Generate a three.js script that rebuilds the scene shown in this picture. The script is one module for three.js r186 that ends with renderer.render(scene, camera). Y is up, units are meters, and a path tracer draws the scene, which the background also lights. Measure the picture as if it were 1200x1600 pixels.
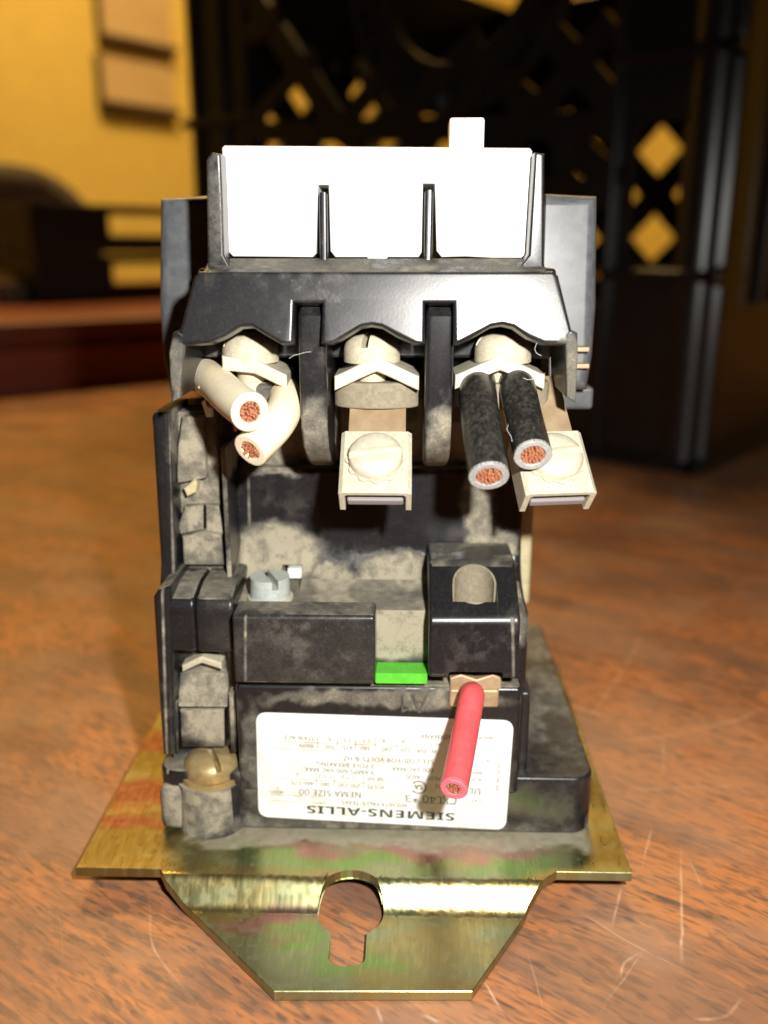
import * as THREE from 'three';
import { RoundedBoxGeometry } from 'three/addons/geometries/RoundedBoxGeometry.js';
import { mergeGeometries } from 'three/addons/utils/BufferGeometryUtils.js';
import { Brush, Evaluator, SUBTRACTION, ADDITION, INTERSECTION } from 'three-bvh-csg';
import { RectAreaLightUniformsLib } from 'three/addons/lights/RectAreaLightUniformsLib.js';
import { FontLoader } from 'three/addons/loaders/FontLoader.js';
import { TessellateModifier } from 'three/addons/modifiers/TessellateModifier.js';
import { TextGeometry } from 'three/addons/geometries/TextGeometry.js';

// ---------------------------------------------------------------- camera, light, exposure
const scene = new THREE.Scene();
scene.background = new THREE.Color(0x000000);
const FPX = 1400, CAM = [3.9, 90, 110.8];            // focal length in photo pixels, position in millimetres
const camera = new THREE.PerspectiveCamera(2 * Math.atan(800 / FPX) * 180 / Math.PI, 0.75, 0.01, 30);
camera.rotation.order = 'YXZ';
camera.rotation.set(-16.3 * Math.PI / 180, 1.6 * Math.PI / 180, 0);
camera.position.set(CAM[0] / 1000, CAM[1] / 1000, CAM[2] / 1000);
camera.focus = 0.118; camera.userData.fStop = 13;
camera.updateMatrixWorld();

const renderer = new THREE.WebGLRenderer({ antialias: true });
renderer.toneMapping = THREE.LinearToneMapping;
renderer.toneMappingExposure = 1.2;
renderer.shadowMap.enabled = true;
RectAreaLightUniformsLib.init();

// the camera's own flash, a little right of and above the lens
const flash = new THREE.SpotLight(new THREE.Color(1, 0.965, 0.91), 0.112, 0, 0.85, 0.5, 2);
flash.name = 'camera_flash';
flash.position.set(0.024, 0.111, 0.113);
flash.target.position.set(0.006, 0.06, 0);
flash.castShadow = true; flash.shadow.radius = 0.14; flash.shadow.camera.near = 0.01;
scene.add(flash, flash.target);
// warm room lamp on the ceiling behind the desk
const roomLamp = new THREE.RectAreaLight(new THREE.Color(1, 0.62, 0.22), 23, 1.2, 0.6);
roomLamp.name = 'ceiling_lamp';
roomLamp.position.set(-0.2, 1.85, -1.5);
roomLamp.lookAt(-0.25, 0, -1.6);
scene.add(roomLamp);

// ---------------------------------------------------------------- helpers (all modelling in millimetres)
const V = (x, y, z) => new THREE.Vector3(x, y, z);
function ray(px, py) {
  const d = V((px - 600) / FPX, -(py - 800) / FPX, -1);
  return d.applyQuaternion(camera.quaternion);
}
function PZ(px, py, z) { const d = ray(px, py), t = (z - CAM[2]) / d.z; return [CAM[0] + d.x * t, CAM[1] + d.y * t]; }         // pixel on the plane z = const
function PY(px, py, y) { const d = ray(px, py), t = (y - CAM[1]) / d.y; return [CAM[0] + d.x * t, CAM[2] + d.z * t]; }         // pixel on the level y = const
const X = (px, py, z) => PZ(px, py, z)[0], Y = (px, py, z) => PZ(px, py, z)[1];
const P3 = (px, py, z) => { const [x, y] = PZ(px, py, z); return V(x, y, z); };
let seed = 7;
const rnd = () => { seed = (seed * 1664525 + 1013904223) >>> 0; return seed / 4294967296; };
const hash = (x, y) => { let h = (x * 374761393 + y * 668265263) | 0; h = Math.imul(h ^ (h >>> 13), 1274126177); return ((h ^ (h >>> 16)) >>> 0) / 4294967296; };
function vnoise(x, y, wx = 0, wy = 0) {
  let ix = Math.floor(x), iy = Math.floor(y); const fx = x - ix, fy = y - iy;
  const ux = fx * fx * (3 - 2 * fx), uy = fy * fy * (3 - 2 * fy);
  const m = (a, w) => w ? ((a % w) + w) % w : a;
  const x0 = m(ix, wx), x1 = m(ix + 1, wx), y0 = m(iy, wy), y1 = m(iy + 1, wy);
  const a = hash(x0, y0), b = hash(x1, y0), c = hash(x0, y1), d = hash(x1, y1);
  return a + (b - a) * ux + (c - a) * uy + (a - b - c + d) * ux * uy;
}
function fbm(x, y, o = 4, wx = 0, wy = 0) { let s = 0, a = 0.5; for (let i = 0; i < o; i++) { s += a * vnoise(x, y, wx, wy); x *= 2; y *= 2; wx *= 2; wy *= 2; a *= 0.5; } return s / (1 - Math.pow(0.5, o)); }
const sstep = (a, b, x) => { const t = Math.min(1, Math.max(0, (x - a) / (b - a))); return t * t * (3 - 2 * t); };
const mix = (a, b, t) => a + (b - a) * t;
function tex(w, h, fn, srgb = true) {
  const data = new Uint8Array(w * h * 4), o = [0, 0, 0];
  for (let j = 0; j < h; j++) for (let i = 0; i < w; i++) { fn(i, j, o); const k = (j * w + i) * 4; data[k] = o[0]; data[k + 1] = o[1]; data[k + 2] = o[2]; data[k + 3] = 255; }
  const t = new THREE.DataTexture(data, w, h); t.magFilter = THREE.LinearFilter; t.minFilter = THREE.LinearFilter;
  t.wrapS = t.wrapT = THREE.RepeatWrapping; if (srgb) t.colorSpace = THREE.SRGBColorSpace; t.needsUpdate = true; return t;
}
const std = (o) => new THREE.MeshStandardMaterial(o);
const lin = (r, g, b) => new THREE.Color().setRGB(r, g, b);

// geometry makers
function poly(pts, holes = []) { const s = new THREE.Shape(pts.map(p => new THREE.Vector2(p[0], p[1]))); for (const h of holes) s.holes.push(new THREE.Path(h.map(p => new THREE.Vector2(p[0], p[1])))); return s; }
function exz(pts, zFront, depth, b = 0.3, holes = []) {       // outline in x, y; extruded backwards from zFront
  const g = new THREE.ExtrudeGeometry(poly(pts, holes), { depth: depth - 2 * b, bevelEnabled: b > 0, bevelSize: b, bevelThickness: b, bevelOffset: -b, bevelSegments: 3, curveSegments: 8 });
  return g.translate(0, 0, zFront - depth + b);
}
function exx(pts, x0, x1, b = 0.3) {                           // outline in z, y; extruded across
  const g = new THREE.ExtrudeGeometry(poly(pts.map(p => [-p[0], p[1]])), { depth: x1 - x0 - 2 * b, bevelEnabled: b > 0, bevelSize: b, bevelThickness: b, bevelOffset: -b, bevelSegments: 3, curveSegments: 8 });
  return g.rotateY(Math.PI / 2).translate(x0 + b, 0, 0);
}
function exy(pts, y0, y1, b = 0.3, holes = []) {               // outline in x, z; extruded upwards
  const f = p => [p[0], -p[1]];
  const g = new THREE.ExtrudeGeometry(poly(pts.map(f), holes.map(h => h.map(f))), { depth: y1 - y0 - 2 * b, bevelEnabled: b > 0, bevelSize: b, bevelThickness: b, bevelOffset: -b, bevelSegments: 3, curveSegments: 8 });
  return g.rotateX(-Math.PI / 2).translate(0, y0 + b, 0);
}
function fillet(pts, r) {                                       // round the corners of an outline
  const o = [], n = pts.length;
  for (let i = 0; i < n; i++) {
    const a = pts[(i + n - 1) % n], b = pts[i], c = pts[(i + 1) % n], la = Math.hypot(a[0] - b[0], a[1] - b[1]), lc = Math.hypot(c[0] - b[0], c[1] - b[1]), k = Math.min(r, la * 0.45, lc * 0.45);
    const p = [b[0] + (a[0] - b[0]) * k / la, b[1] + (a[1] - b[1]) * k / la], q = [b[0] + (c[0] - b[0]) * k / lc, b[1] + (c[1] - b[1]) * k / lc];
    for (let j = 0; j <= 4; j++) { const t = j / 4, u = 1 - t; o.push([u * u * p[0] + 2 * u * t * b[0] + t * t * q[0], u * u * p[1] + 2 * u * t * b[1] + t * t * q[1]]); }
  }
  return o;
}
function rbox(x0, x1, y0, y1, z0, z1, r = 0.4) { return new RoundedBoxGeometry(x1 - x0, y1 - y0, z1 - z0, 3, Math.min(r, (x1 - x0) / 2.01, (y1 - y0) / 2.01, (z1 - z0) / 2.01)).translate((x0 + x1) / 2, (y0 + y1) / 2, (z0 + z1) / 2); }
const pxp = (list, z) => list.map(([a, b]) => PZ(a, b, z));
function cyl(r0, r1, h, x, y, z, n = 32) { return new THREE.CylinderGeometry(r0, r1, h, n).translate(x, y, z); }
const ev = new Evaluator(); ev.attributes = ['position', 'normal']; ev.useGroups = false;
function csg(a, op, ...bs) {
  const br = g => { const c = g.index ? g.clone() : g.clone(); for (const k of Object.keys(c.attributes)) if (k !== 'position' && k !== 'normal') c.deleteAttribute(k); c.clearGroups(); const b = new Brush(c); b.updateMatrixWorld(); return b; };
  let r = br(a); for (const b of bs) r = ev.evaluate(r, br(b), op); return r.geometry;
}
// smooth normals across edges flatter than the given angle, weighted by face area so that broad faces stay flat
function smoothNormals(g, angle) {
  const p = g.attributes.position, n = p.count, fn = [], at = new Map(), cosA = Math.cos(angle), a = V(), b = V(), c = V();
  const key = i => Math.round(p.getX(i) * 2000) + ',' + Math.round(p.getY(i) * 2000) + ',' + Math.round(p.getZ(i) * 2000), keys = [];
  for (let i = 0; i < n; i += 3) {
    a.fromBufferAttribute(p, i); b.fromBufferAttribute(p, i + 1); c.fromBufferAttribute(p, i + 2);
    const f = V().crossVectors(b.clone().sub(a), c.clone().sub(a)), L = f.length(); fn.push({ f, u: L > 1e-12 ? f.clone().divideScalar(L) : V(0, 1, 0) });
    for (let k = 0; k < 3; k++) { const q = keys[i + k] = key(i + k); if (!at.has(q)) at.set(q, []); at.get(q).push(i / 3); }
  }
  const out = new Float32Array(n * 3), sum = V();
  for (let i = 0; i < n; i++) {
    const me = fn[(i / 3) | 0]; sum.set(0, 0, 0);
    for (const k of at.get(keys[i])) if (fn[k].u.dot(me.u) > cosA) sum.add(fn[k].f);
    if (sum.lengthSq() < 1e-20) sum.copy(me.u); sum.normalize(); out[i * 3] = sum.x; out[i * 3 + 1] = sum.y; out[i * 3 + 2] = sum.z;
  }
  g.setAttribute('normal', new THREE.BufferAttribute(out, 3)); return g;
}
// uv: 'atlas' looks up the dust atlas of the starter by place; 'box' is metres, box-projected
function finish(geos, uv = 'atlas', crease = 0.6) {
  const list = (Array.isArray(geos) ? geos : [geos]).map(g => {
    let c = g.index ? g.toNonIndexed() : g.clone();
    for (const k of Object.keys(c.attributes)) if (k !== 'position' && k !== 'normal' && !(uv === 'keep' && k === 'uv')) c.deleteAttribute(k);
    c.clearGroups(); return c;
  });
  let g = list.length > 1 ? mergeGeometries(list, false) : list[0];
  if (crease) g = smoothNormals(g, crease);
  const p = g.attributes.position, n = p.count;
  if (uv !== 'keep') {
    const u = new Float32Array(n * 2), a = V(), b = V(), c = V(), nn = V();
    for (let i = 0; i < n; i += 3) {
      a.fromBufferAttribute(p, i); b.fromBufferAttribute(p, i + 1); c.fromBufferAttribute(p, i + 2);
      nn.copy(b).sub(a).cross(c.clone().sub(a)).normalize();
      [a, b, c].forEach((q, k) => {
        let s, t; const up = Math.abs(nn.y), sd = Math.abs(nn.x), fr = Math.abs(nn.z);
        if (uv === 'atlas' || uv === 'front') {
          if (uv === 'atlas' && nn.y > 0.86) { s = 0.5 + (q.x + 50) / 200; t = (q.z + 100) / 150; }
          else if (sd > fr && sd > 0.75 && uv === 'atlas') { s = (q.z + 80) / 220; t = q.y / 150; }
          else { s = (q.x + 50) / 200; t = q.y / 150; }
        } else {
          if (up >= sd && up >= fr) { s = q.x; t = q.z; } else if (sd > fr) { s = q.z; t = q.y; } else { s = q.x; t = q.y; }
          s /= 1000; t /= 1000;
        }
        u[(i + k) * 2] = s; u[(i + k) * 2 + 1] = t;
      });
    }
    g.setAttribute('uv', new THREE.BufferAttribute(u, 2));
  }
  g.scale(0.001, 0.001, 0.001);
  return g;
}
const used = {};
function numbered(name) { const k = used[name] = (used[name] || 0) + 1; return k === 1 ? name : name + '_' + String(k - 1).padStart(3, '0'); }
function part(parent, name, geos, mat, o = {}) {
  const m = new THREE.Mesh(finish(geos, o.uv || 'atlas', o.crease === undefined ? 0.62 : o.crease), mat);
  m.name = parent === scene ? numbered(name) : name; m.castShadow = m.receiveShadow = true;
  if (o.label) m.userData.label = o.label;
  parent.add(m); return m;
}
function thing(name, label, category, at = [0, 0, 0], turn = 0, group) {
  const g = new THREE.Group(); g.name = numbered(name); g.position.set(at[0] / 1000, at[1] / 1000, at[2] / 1000); g.rotation.y = turn;
  g.userData = { label, category }; if (group) g.userData.group = group; scene.add(g); return g;
}
function struct(name, geos, mat, o = {}) { const m = part(scene, name, geos, mat, { uv: 'box', ...o }); m.userData.kind = 'structure'; m.userData.label = o.label; m.userData.category = o.category; return m; }

// ---------------------------------------------------------------- setting: desk top, floor, wall
const RD = [0.66, -0.751];                                       // the room's long direction (x, z); the starter stands askew to it
const RANG = Math.atan2(-RD[1], RD[0]);
const WT = 2048, WS = 320;                                       // wood tile: pixels, millimetres
const GA = 35 * Math.PI / 180;                                   // grain direction on the desk
const gu = (x, z) => x * Math.cos(GA) + z * Math.sin(GA), gv = (x, z) => -x * Math.sin(GA) + z * Math.cos(GA);
const scratch = new Float32Array(WT * WT);
function scratchLine(pts, w, k) {                                // points in desk millimetres, rounded and tapered like a real scratch
  const curve = new THREE.CatmullRomCurve3(pts.map(([x, z]) => V(x, 0, z)), false, 'centripetal'), L = curve.getLength(), n = Math.ceil(L / 0.07), line = curve.getPoints(n);
  for (let i = 0; i <= n; i++) {
    const x = line[i].x + (fbm(i * 0.01, k * 50, 3) - 0.5) * 0.5, z = line[i].z + (fbm(i * 0.01, k * 50 + 9, 3) - 0.5) * 0.5;
    const U = gu(x, z) / WS * WT, W = gv(x, z) / WS * WT, r = w / WS * WT * (0.6 + 0.7 * vnoise(i * 0.012, k * 13));
    const e = Math.min(1, 3.5 * i / n, 3.5 * (n - i) / n), kk = k * e * (0.15 + 1.1 * fbm(i * 0.04, k * 90 + pts[0][0], 3));
    for (let a = -2; a <= 2; a++) for (let b = -2; b <= 2; b++) {
      const q = Math.floor(U) + a, p = Math.floor(W) + b, d = Math.hypot(q + 0.5 - U, p + 0.5 - W);
      const v = kk * Math.max(0, 1 - d / Math.max(0.85, r));
      const id = (((p % WT) + WT) % WT) * WT + (((q % WT) + WT) % WT);
      if (v > scratch[id]) scratch[id] = v;
    }
  }
}
for (const [l, w, k] of [
  [[[1020, 1290], [1000, 1360]], 0.22, 0.8], [[[1062, 1305], [1066, 1440], [1064, 1510]], 0.32, 0.95], [[[973, 1380], [955, 1450]], 0.25, 0.8],
  [[[730, 1510], [755, 1530], [795, 1600]], 0.32, 0.9], [[[968, 1530], [975, 1505], [1005, 1487]], 0.25, 0.7], [[[1075, 1340], [1100, 1395]], 0.2, 0.6],
  [[[1010, 980], [965, 1060], [915, 1130]], 0.4, 0.55], [[[940, 1160], [1050, 1148], [1150, 1125], [1200, 1105]], 0.5, 0.55], [[[1130, 1125], [1200, 1160]], 0.35, 0.5],
  [[[1035, 1150], [1036, 1215]], 0.35, 0.5], [[[960, 1235], [1200, 1225]], 0.5, 0.45], [[[232, 1400], [240, 1480], [300, 1560]], 0.22, 0.6],
  [[[590, 1570], [598, 1600]], 0.3, 0.8], [[[20, 955], [60, 990], [62, 1020], [75, 1040]], 0.5, 0.4], [[[900, 1420], [980, 1470], [1080, 1520]], 0.2, 0.5],
  [[[820, 1470], [850, 1590]], 0.15, 0.5], [[[1080, 1590], [1130, 1590], [1160, 1560]], 0.3, 0.8], [[[660, 1580], [690, 1600]], 0.35, 0.8], [[[1010, 1480], [940, 1570]], 0.15, 0.5],
]) scratchLine(l.map(([a, b]) => PY(a, b, 0)), w, k);
for (let i = 0; i < 420; i++) {                                  // fine old scratches all over
  const x = (rnd() - 0.5) * 420, z = 30 - rnd() * 420, a = rnd() * 6.28, L = 3 + rnd() * rnd() * 40, bend = (rnd() - 0.5) * 0.5;
  scratchLine([[x, z], [x + Math.cos(a) * L / 2, z + Math.sin(a) * L / 2], [x + Math.cos(a) * L / 2 + Math.cos(a + bend) * L / 2, z + Math.sin(a) * L / 2 + Math.sin(a + bend) * L / 2]], 0.05 + rnd() * 0.1, 0.08 + rnd() * rnd() * 0.4);
}
const woodTex = tex(WT, WT, (i, j, o) => {
  const u = i / WT, v = j / WT;
  const warp = (fbm(u * 8, v * 12, 3, 8, 12) - 0.5) * 0.02;
  const vv = v + warp;
  const broad = fbm(u * 12, vv * 44, 4, 12, 44), fine = fbm(u * 110, vv * 460, 3, 110, 460), blot = fbm(u * 16, v * 18, 4, 16, 18);
  const t = sstep(0.34, 0.66, broad * 0.5 + fine * 0.28 + blot * 0.22);
  let r = mix(138, 190, t), g = mix(100, 124, t), b = mix(78, 78, t);
  const k = sstep(0.55, 0.74, fbm(u * 150, vv * 760, 2, 150, 760)) * 0.6 * (0.4 + broad) + sstep(0.58, 0.74, fbm(u * 70 + 3, vv * 420, 3, 70, 420)) * 0.5;
  r = mix(r, 96, k * 0.85); g = mix(g, 76, k * 0.85); b = mix(b, 66, k * 0.85);
  const greyPatch = sstep(0.42, 0.72, fbm(u * 18 + 50, v * 22 + 7, 4, 18, 22)) * 0.42;  // random greyish patches in the wood tone
  r = mix(r, 172, greyPatch); g = mix(g, 138, greyPatch); b = mix(b, 114, greyPatch);
  const s = scratch[j * WT + i];                               // scratches: bare pale laminate core
  o[0] = mix(r, 228, s * 0.95); o[1] = mix(g, 198, s * 0.95); o[2] = mix(b, 170, s * 0.95);
});
const woodRough = tex(512, 512, (i, j, o) => { const v = 90 + 70 * fbm(i / 512 * 24, j / 512 * 24, 4, 24, 24); o[0] = o[1] = o[2] = v; }, false);
const M = {};
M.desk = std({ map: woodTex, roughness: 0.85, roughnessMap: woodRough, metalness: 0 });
const deskC = V(-60, 0, -120);
{
  // desk corner outline: back edge runs along the red desk
  const e0 = PY(0, 622, 0), e1 = PY(250, 598, 0);
  const d = V(e1[0] - e0[0], 0, e1[1] - e0[1]).normalize();
  const a = [e0[0] - d.x * 500, e0[1] - d.z * 500], b = [e0[0] + d.x * 1100, e0[1] + d.z * 1100];
  const nx = -d.z, nz = d.x;                                     // towards the camera side
  const w = 1150;
  const deskOutline = [a, b, [b[0] + nx * w, b[1] + nz * w], [a[0] + nx * w, a[1] + nz * w]];
  M.deskEdge = { a, b, d, nx, nz };
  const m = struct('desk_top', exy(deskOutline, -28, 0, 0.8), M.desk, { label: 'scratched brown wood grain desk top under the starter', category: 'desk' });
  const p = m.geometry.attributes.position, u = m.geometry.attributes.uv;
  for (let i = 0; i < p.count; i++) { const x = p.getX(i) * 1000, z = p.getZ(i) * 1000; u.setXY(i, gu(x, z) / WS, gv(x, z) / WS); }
}
M.carpet = std({ color: lin(0.12, 0.1, 0.08), roughness: 0.95 });
struct('floor', rbox(-4000, 4500, -790, -760, -5500, 1500, 1), M.carpet, { label: 'dark floor below the desks', category: 'floor' });
const wallNoise = tex(512, 512, (i, j, o) => { const n = fbm(i / 512 * 60, j / 512 * 60, 3, 60, 60), m = fbm(i / 512 * 5, j / 512 * 5, 3, 5, 5); const k = 0.95 + 0.05 * n + 0.04 * (m - 0.5); o[0] = 246 * k; o[1] = 222 * k; o[2] = 130 * k; });
M.wall = std({ map: wallNoise, roughness: 0.9 });
const WALL = (() => { const d = ray(200, 100), t = -2500 / d.z; return [CAM[0] + d.x * t, CAM[2] + d.z * t]; })();
const WD = [Math.sin(37 * Math.PI / 180), -Math.cos(37 * Math.PI / 180)];
{
  const n = [-WD[1], WD[0]];                                     // out of the wall, towards the desk
  const a = [WALL[0] - WD[0] * 2500, WALL[1] - WD[1] * 2500], b = [WALL[0] + WD[0] * 1499, WALL[1] + WD[1] * 1499];
  struct('wall', exy([a, b, [b[0] - n[0] * 100, b[1] - n[1] * 100], [a[0] - n[0] * 100, a[1] - n[1] * 100]], -760, 2300, 0), M.wall, { label: 'plain yellow painted wall behind the desks', category: 'wall' });
}

{
  const n = [-WD[1], WD[0]], c = [WALL[0] + WD[0] * 1500, WALL[1] + WD[1] * 1500], e = [c[0] + n[0] * 4000, c[1] + n[1] * 4000];
  struct('wall', exy([c, [c[0] + WD[0] * 100, c[1] + WD[1] * 100], [e[0] + WD[0] * 100, e[1] + WD[1] * 100], e], -760, 2300, 0), M.wall, { label: 'yellow wall seen through the crate', category: 'wall' });
}
// ---------------------------------------------------------------- the starter: dust atlas
// left half: front view (x, y), right half: view from above (x, z). Dust patches follow the outlines seen in the photograph.
const blobs = [];                                                // [x, y, rx, ry, amount] in front-view millimetres
const blob = (px, py, rx, ry, z, k) => { const [x, y] = PZ(px, py, z), s = (CAM[2] - z) / FPX * 1.05; blobs.push([x, y, rx * s, ry * s, k]); };
blob(600, 945, 240, 55, -17, 1.1); blob(430, 870, 75, 60, -20, 0.95); blob(620, 900, 70, 40, -19, 0.9); blob(520, 915, 60, 30, -18, 0.9);
blob(600, 690, 300, 42, -22, 1.0); blob(420, 730, 70, 22, -21, 0.6); blob(745, 800, 32, 90, -21, 0.75); blob(770, 850, 40, 30, -21, 0.7);
blob(560, 640, 320, 60, -20, 0.7);
blob(300, 720, 60, 330, -14, 0.75); blob(320, 1110, 60, 80, -8, 0.9); blob(310, 1250, 85, 75, -6, 0.85); blob(300, 880, 40, 30, -12, 0.3);
blob(600, 1095, 230, 22, -6, 0.55); blob(600, 1290, 340, 26, -6, 0.6); blob(480, 1020, 120, 48, -3.5, 0.28); blob(740, 1020, 70, 45, -3.5, 0.12);
blob(395, 1180, 24, 120, -6, 0.4); blob(880, 1250, 60, 40, -6, 0.4);
blob(490, 670, 30, 70, -3, 0.65); blob(687, 680, 30, 60, -3, 0.65);
blob(580, 410, 300, 14, -4, 0.5); blob(285, 580, 30, 60, -2, 0.35); blob(880, 580, 30, 60, -2, 0.35); blob(590, 530, 320, 10, 0, 0.25);
const dustLines = [];                                            // dusty edges [x0, y0, x1, y1]
for (const [a, b, c, d, z] of [[387, 745, 392, 940, -20.5], [392, 740, 470, 736, -21], [383, 965, 383, 1068, -3.3], [262, 650, 275, 1180, -12], [793, 830, 800, 960, -19], [801, 970, 803, 1070, -3.3], [386, 1068, 590, 1072, -3.3], [330, 420, 860, 420, -3]]) dustLines.push([...PZ(a, b, z), ...PZ(c, d, z)]);
function dustFront(x, y, list, lines, base) {
  const wx = (fbm(x * 0.3, y * 0.3, 4) - 0.5) * 7, wy = (fbm(x * 0.3 + 40, y * 0.3 + 9, 4) - 0.5) * 7;
  let d = base;
  for (const [bx, by, rx, ry, k] of list) { const q = Math.hypot((x + wx * 0.5 - bx) / rx, (y + wy * 0.5 - by) / ry); if (q < 1.5) d = Math.max(d, k * (1 - sstep(0.6, 1.15, q))); }
  for (const [x0, y0, x1, y1] of lines) { const vx = x1 - x0, vy = y1 - y0, t = Math.max(0, Math.min(1, ((x - x0) * vx + (y - y0) * vy) / (vx * vx + vy * vy))), q = Math.hypot(x - x0 - t * vx, y - y0 - t * vy); d = Math.max(d, (0.3 + 0.55 * vnoise(x * 0.8, y * 0.8)) * (1 - sstep(0.1, 0.32, q))); }
  const mott = fbm(x * 0.7 + 11, y * 0.7, 4), low = fbm(x * 0.18 + 3, y * 0.18, 3);
  d = d * (0.55 + 0.9 * mott) + 0.13 * sstep(0.45, 0.7, low) * sstep(0.35, 0.65, mott);
  const g1 = hash(Math.floor(x * 9.9), Math.floor(y * 9.9)), g2 = vnoise(x * 5, y * 5);
  d += (g1 - 0.5) * 0.2 * (0.3 + d) + (g2 - 0.5) * 0.2 * (0.25 + d) + (g1 > 0.988 ? 0.3 : 0) * (0.3 + d);
  return Math.min(1, Math.max(0, d));
}
function dustTop(x, z, top) {
  let d = top + 0.5 * (fbm(x * 0.2, z * 0.2, 4) - 0.5) + 0.5 * (fbm(x * 0.9, z * 0.9, 3) - 0.5);
  d *= (top > 0.7 ? 0.7 : 0.45) + (top > 0.7 ? 0.3 : 0.55) * sstep(0.34, 0.5, fbm(x * 0.14 + 20, z * 0.14 + 3, 4));
  d += (hash(Math.floor(x * 9.9), Math.floor(z * 9.9)) - 0.5) * 0.2;
  return Math.min(1, Math.max(0, d));
}
const AW = 2048, AH = 1536;
function dustyPlastic(list, lines, base, gloss, top) {
  const f = new Float32Array(AW * AH);
  for (let j = 0; j < AH; j++) for (let i = 0; i < AW; i++) {
    const v = (j + 0.5) / AH;
    f[j * AW + i] = i < AW / 2 ? dustFront((i + 0.5) / AW * 200 - 50, v * 150, list, lines, base) : dustTop(((i + 0.5) / AW - 0.5) * 200 - 50, v * 150 - 100, top);
  }
  const B = [23, 23, 26], D = [162, 154, 133];
  const map = tex(AW, AH, (i, j, o) => { const d = f[j * AW + i]; for (let c = 0; c < 3; c++) o[c] = mix(B[c], D[c], Math.pow(d, 0.9)); });
  const rough = tex(AW / 2, AH / 2, (i, j, o) => { const d = f[j * 2 * AW + i * 2]; o[0] = o[1] = o[2] = mix(gloss, 240, sstep(0.12, 0.6, d)); }, false);
  const bump = tex(AW, AH, (i, j, o) => { const d = f[j * AW + i]; o[0] = o[1] = o[2] = 90 + 120 * d; }, false);
  return std({ map, roughnessMap: rough, roughness: 1, bumpMap: bump, bumpScale: 0.00005 });
}
M.black = dustyPlastic(blobs, dustLines, 0.05, 70, 0.88);
{
  const deep = blobs.splice(0), deepLines = dustLines.splice(0);
  blob(490, 690, 34, 75, -3, 0.6); blob(687, 700, 34, 65, -3, 0.6); blob(285, 580, 30, 60, -2, 0.45); blob(880, 580, 30, 60, -2, 0.45);
  blob(600, 1098, 230, 30, -6, 0.4); blob(600, 1300, 340, 40, -6, 0.5); blob(390, 1190, 30, 130, -6, 0.45); blob(475, 1015, 190, 95, -3.5, 0.17); blob(340, 330, 22, 120, -6, 0.25);
  for (const [a, b, c, d, z] of [[383, 965, 383, 1068, -3.3], [801, 970, 803, 1070, -3.3], [386, 1068, 590, 1072, -3.3], [330, 420, 860, 420, -3], [262, 650, 275, 1180, -12]]) dustLines.push([...PZ(a, b, z), ...PZ(c, d, z)]);
  
  M.gloss = dustyPlastic(blobs, dustLines, 0.045, 74, 0.55);
}
const grainTex = (c0, c1, n, s) => { const t = tex(256, 256, (i, j, o) => { const k = fbm(i / 256 * n, j / 256 * n, 4, n, n) * 0.7 + 0.3 * hash(i, j); for (let c = 0; c < 3; c++) o[c] = mix(c0[c], c1[c], k); }); t.repeat.set(1000 / s, 1000 / s); return t; };
M.greyBlack = std({ map: grainTex([66, 68, 72], [108, 110, 112], 18, 22), roughness: 0.38 });
M.white = std({ color: lin(0.82, 0.82, 0.8), roughness: 0.45 });
M.cream = std({ map: grainTex([176, 164, 124], [214, 204, 166], 20, 18), roughness: 0.6 });
M.zinc = std({ map: grainTex([184, 177, 154], [224, 220, 200], 26, 12), roughness: 0.45, metalness: 0.25 });
M.zincDusty = std({ map: grainTex([168, 160, 136], [216, 208, 184], 26, 9), roughness: 0.7, metalness: 0.1 });
M.seat = std({ map: grainTex([112, 104, 88], [158, 148, 124], 22, 9), roughness: 0.8 });
M.strap = std({ map: grainTex([156, 128, 98], [206, 186, 152], 8, 14), roughness: 0.55, metalness: 0.45 });
M.steel = std({ map: grainTex([168, 176, 170], [214, 220, 212], 20, 9), roughness: 0.4, metalness: 0.2 });
M.brass = std({ map: grainTex([150, 122, 78], [218, 200, 150], 9, 9), roughness: 0.42, metalness: 0.45 });
M.dark = std({ color: lin(0.012, 0.012, 0.012), roughness: 0.6 });
M.green = std({ map: grainTex([70, 176, 40], [110, 214, 66], 14, 10), roughness: 0.5 });
M.grey = std({ color: lin(0.22, 0.2, 0.2), roughness: 0.6 });
M.copper = std({ map: grainTex([190, 112, 76], [240, 184, 148], 10, 3), roughness: 0.4, metalness: 0.5 });
M.whiteIns = std({ map: grainTex([226, 214, 180], [246, 236, 210], 12, 10), roughness: 0.5 });
M.blackIns = std({ map: grainTex([2, 2, 4], [86, 82, 74], 26, 9), roughness: 0.32 });
M.blackCut = std({ map: grainTex([130, 130, 128], [190, 190, 186], 20, 4), roughness: 0.7 });
M.redIns = std({ map: grainTex([222, 78, 84], [238, 104, 106], 12, 10), roughness: 0.42 });
M.redCut = std({ map: grainTex([216, 100, 120], [236, 140, 150], 12, 4), roughness: 0.6 });
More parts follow.
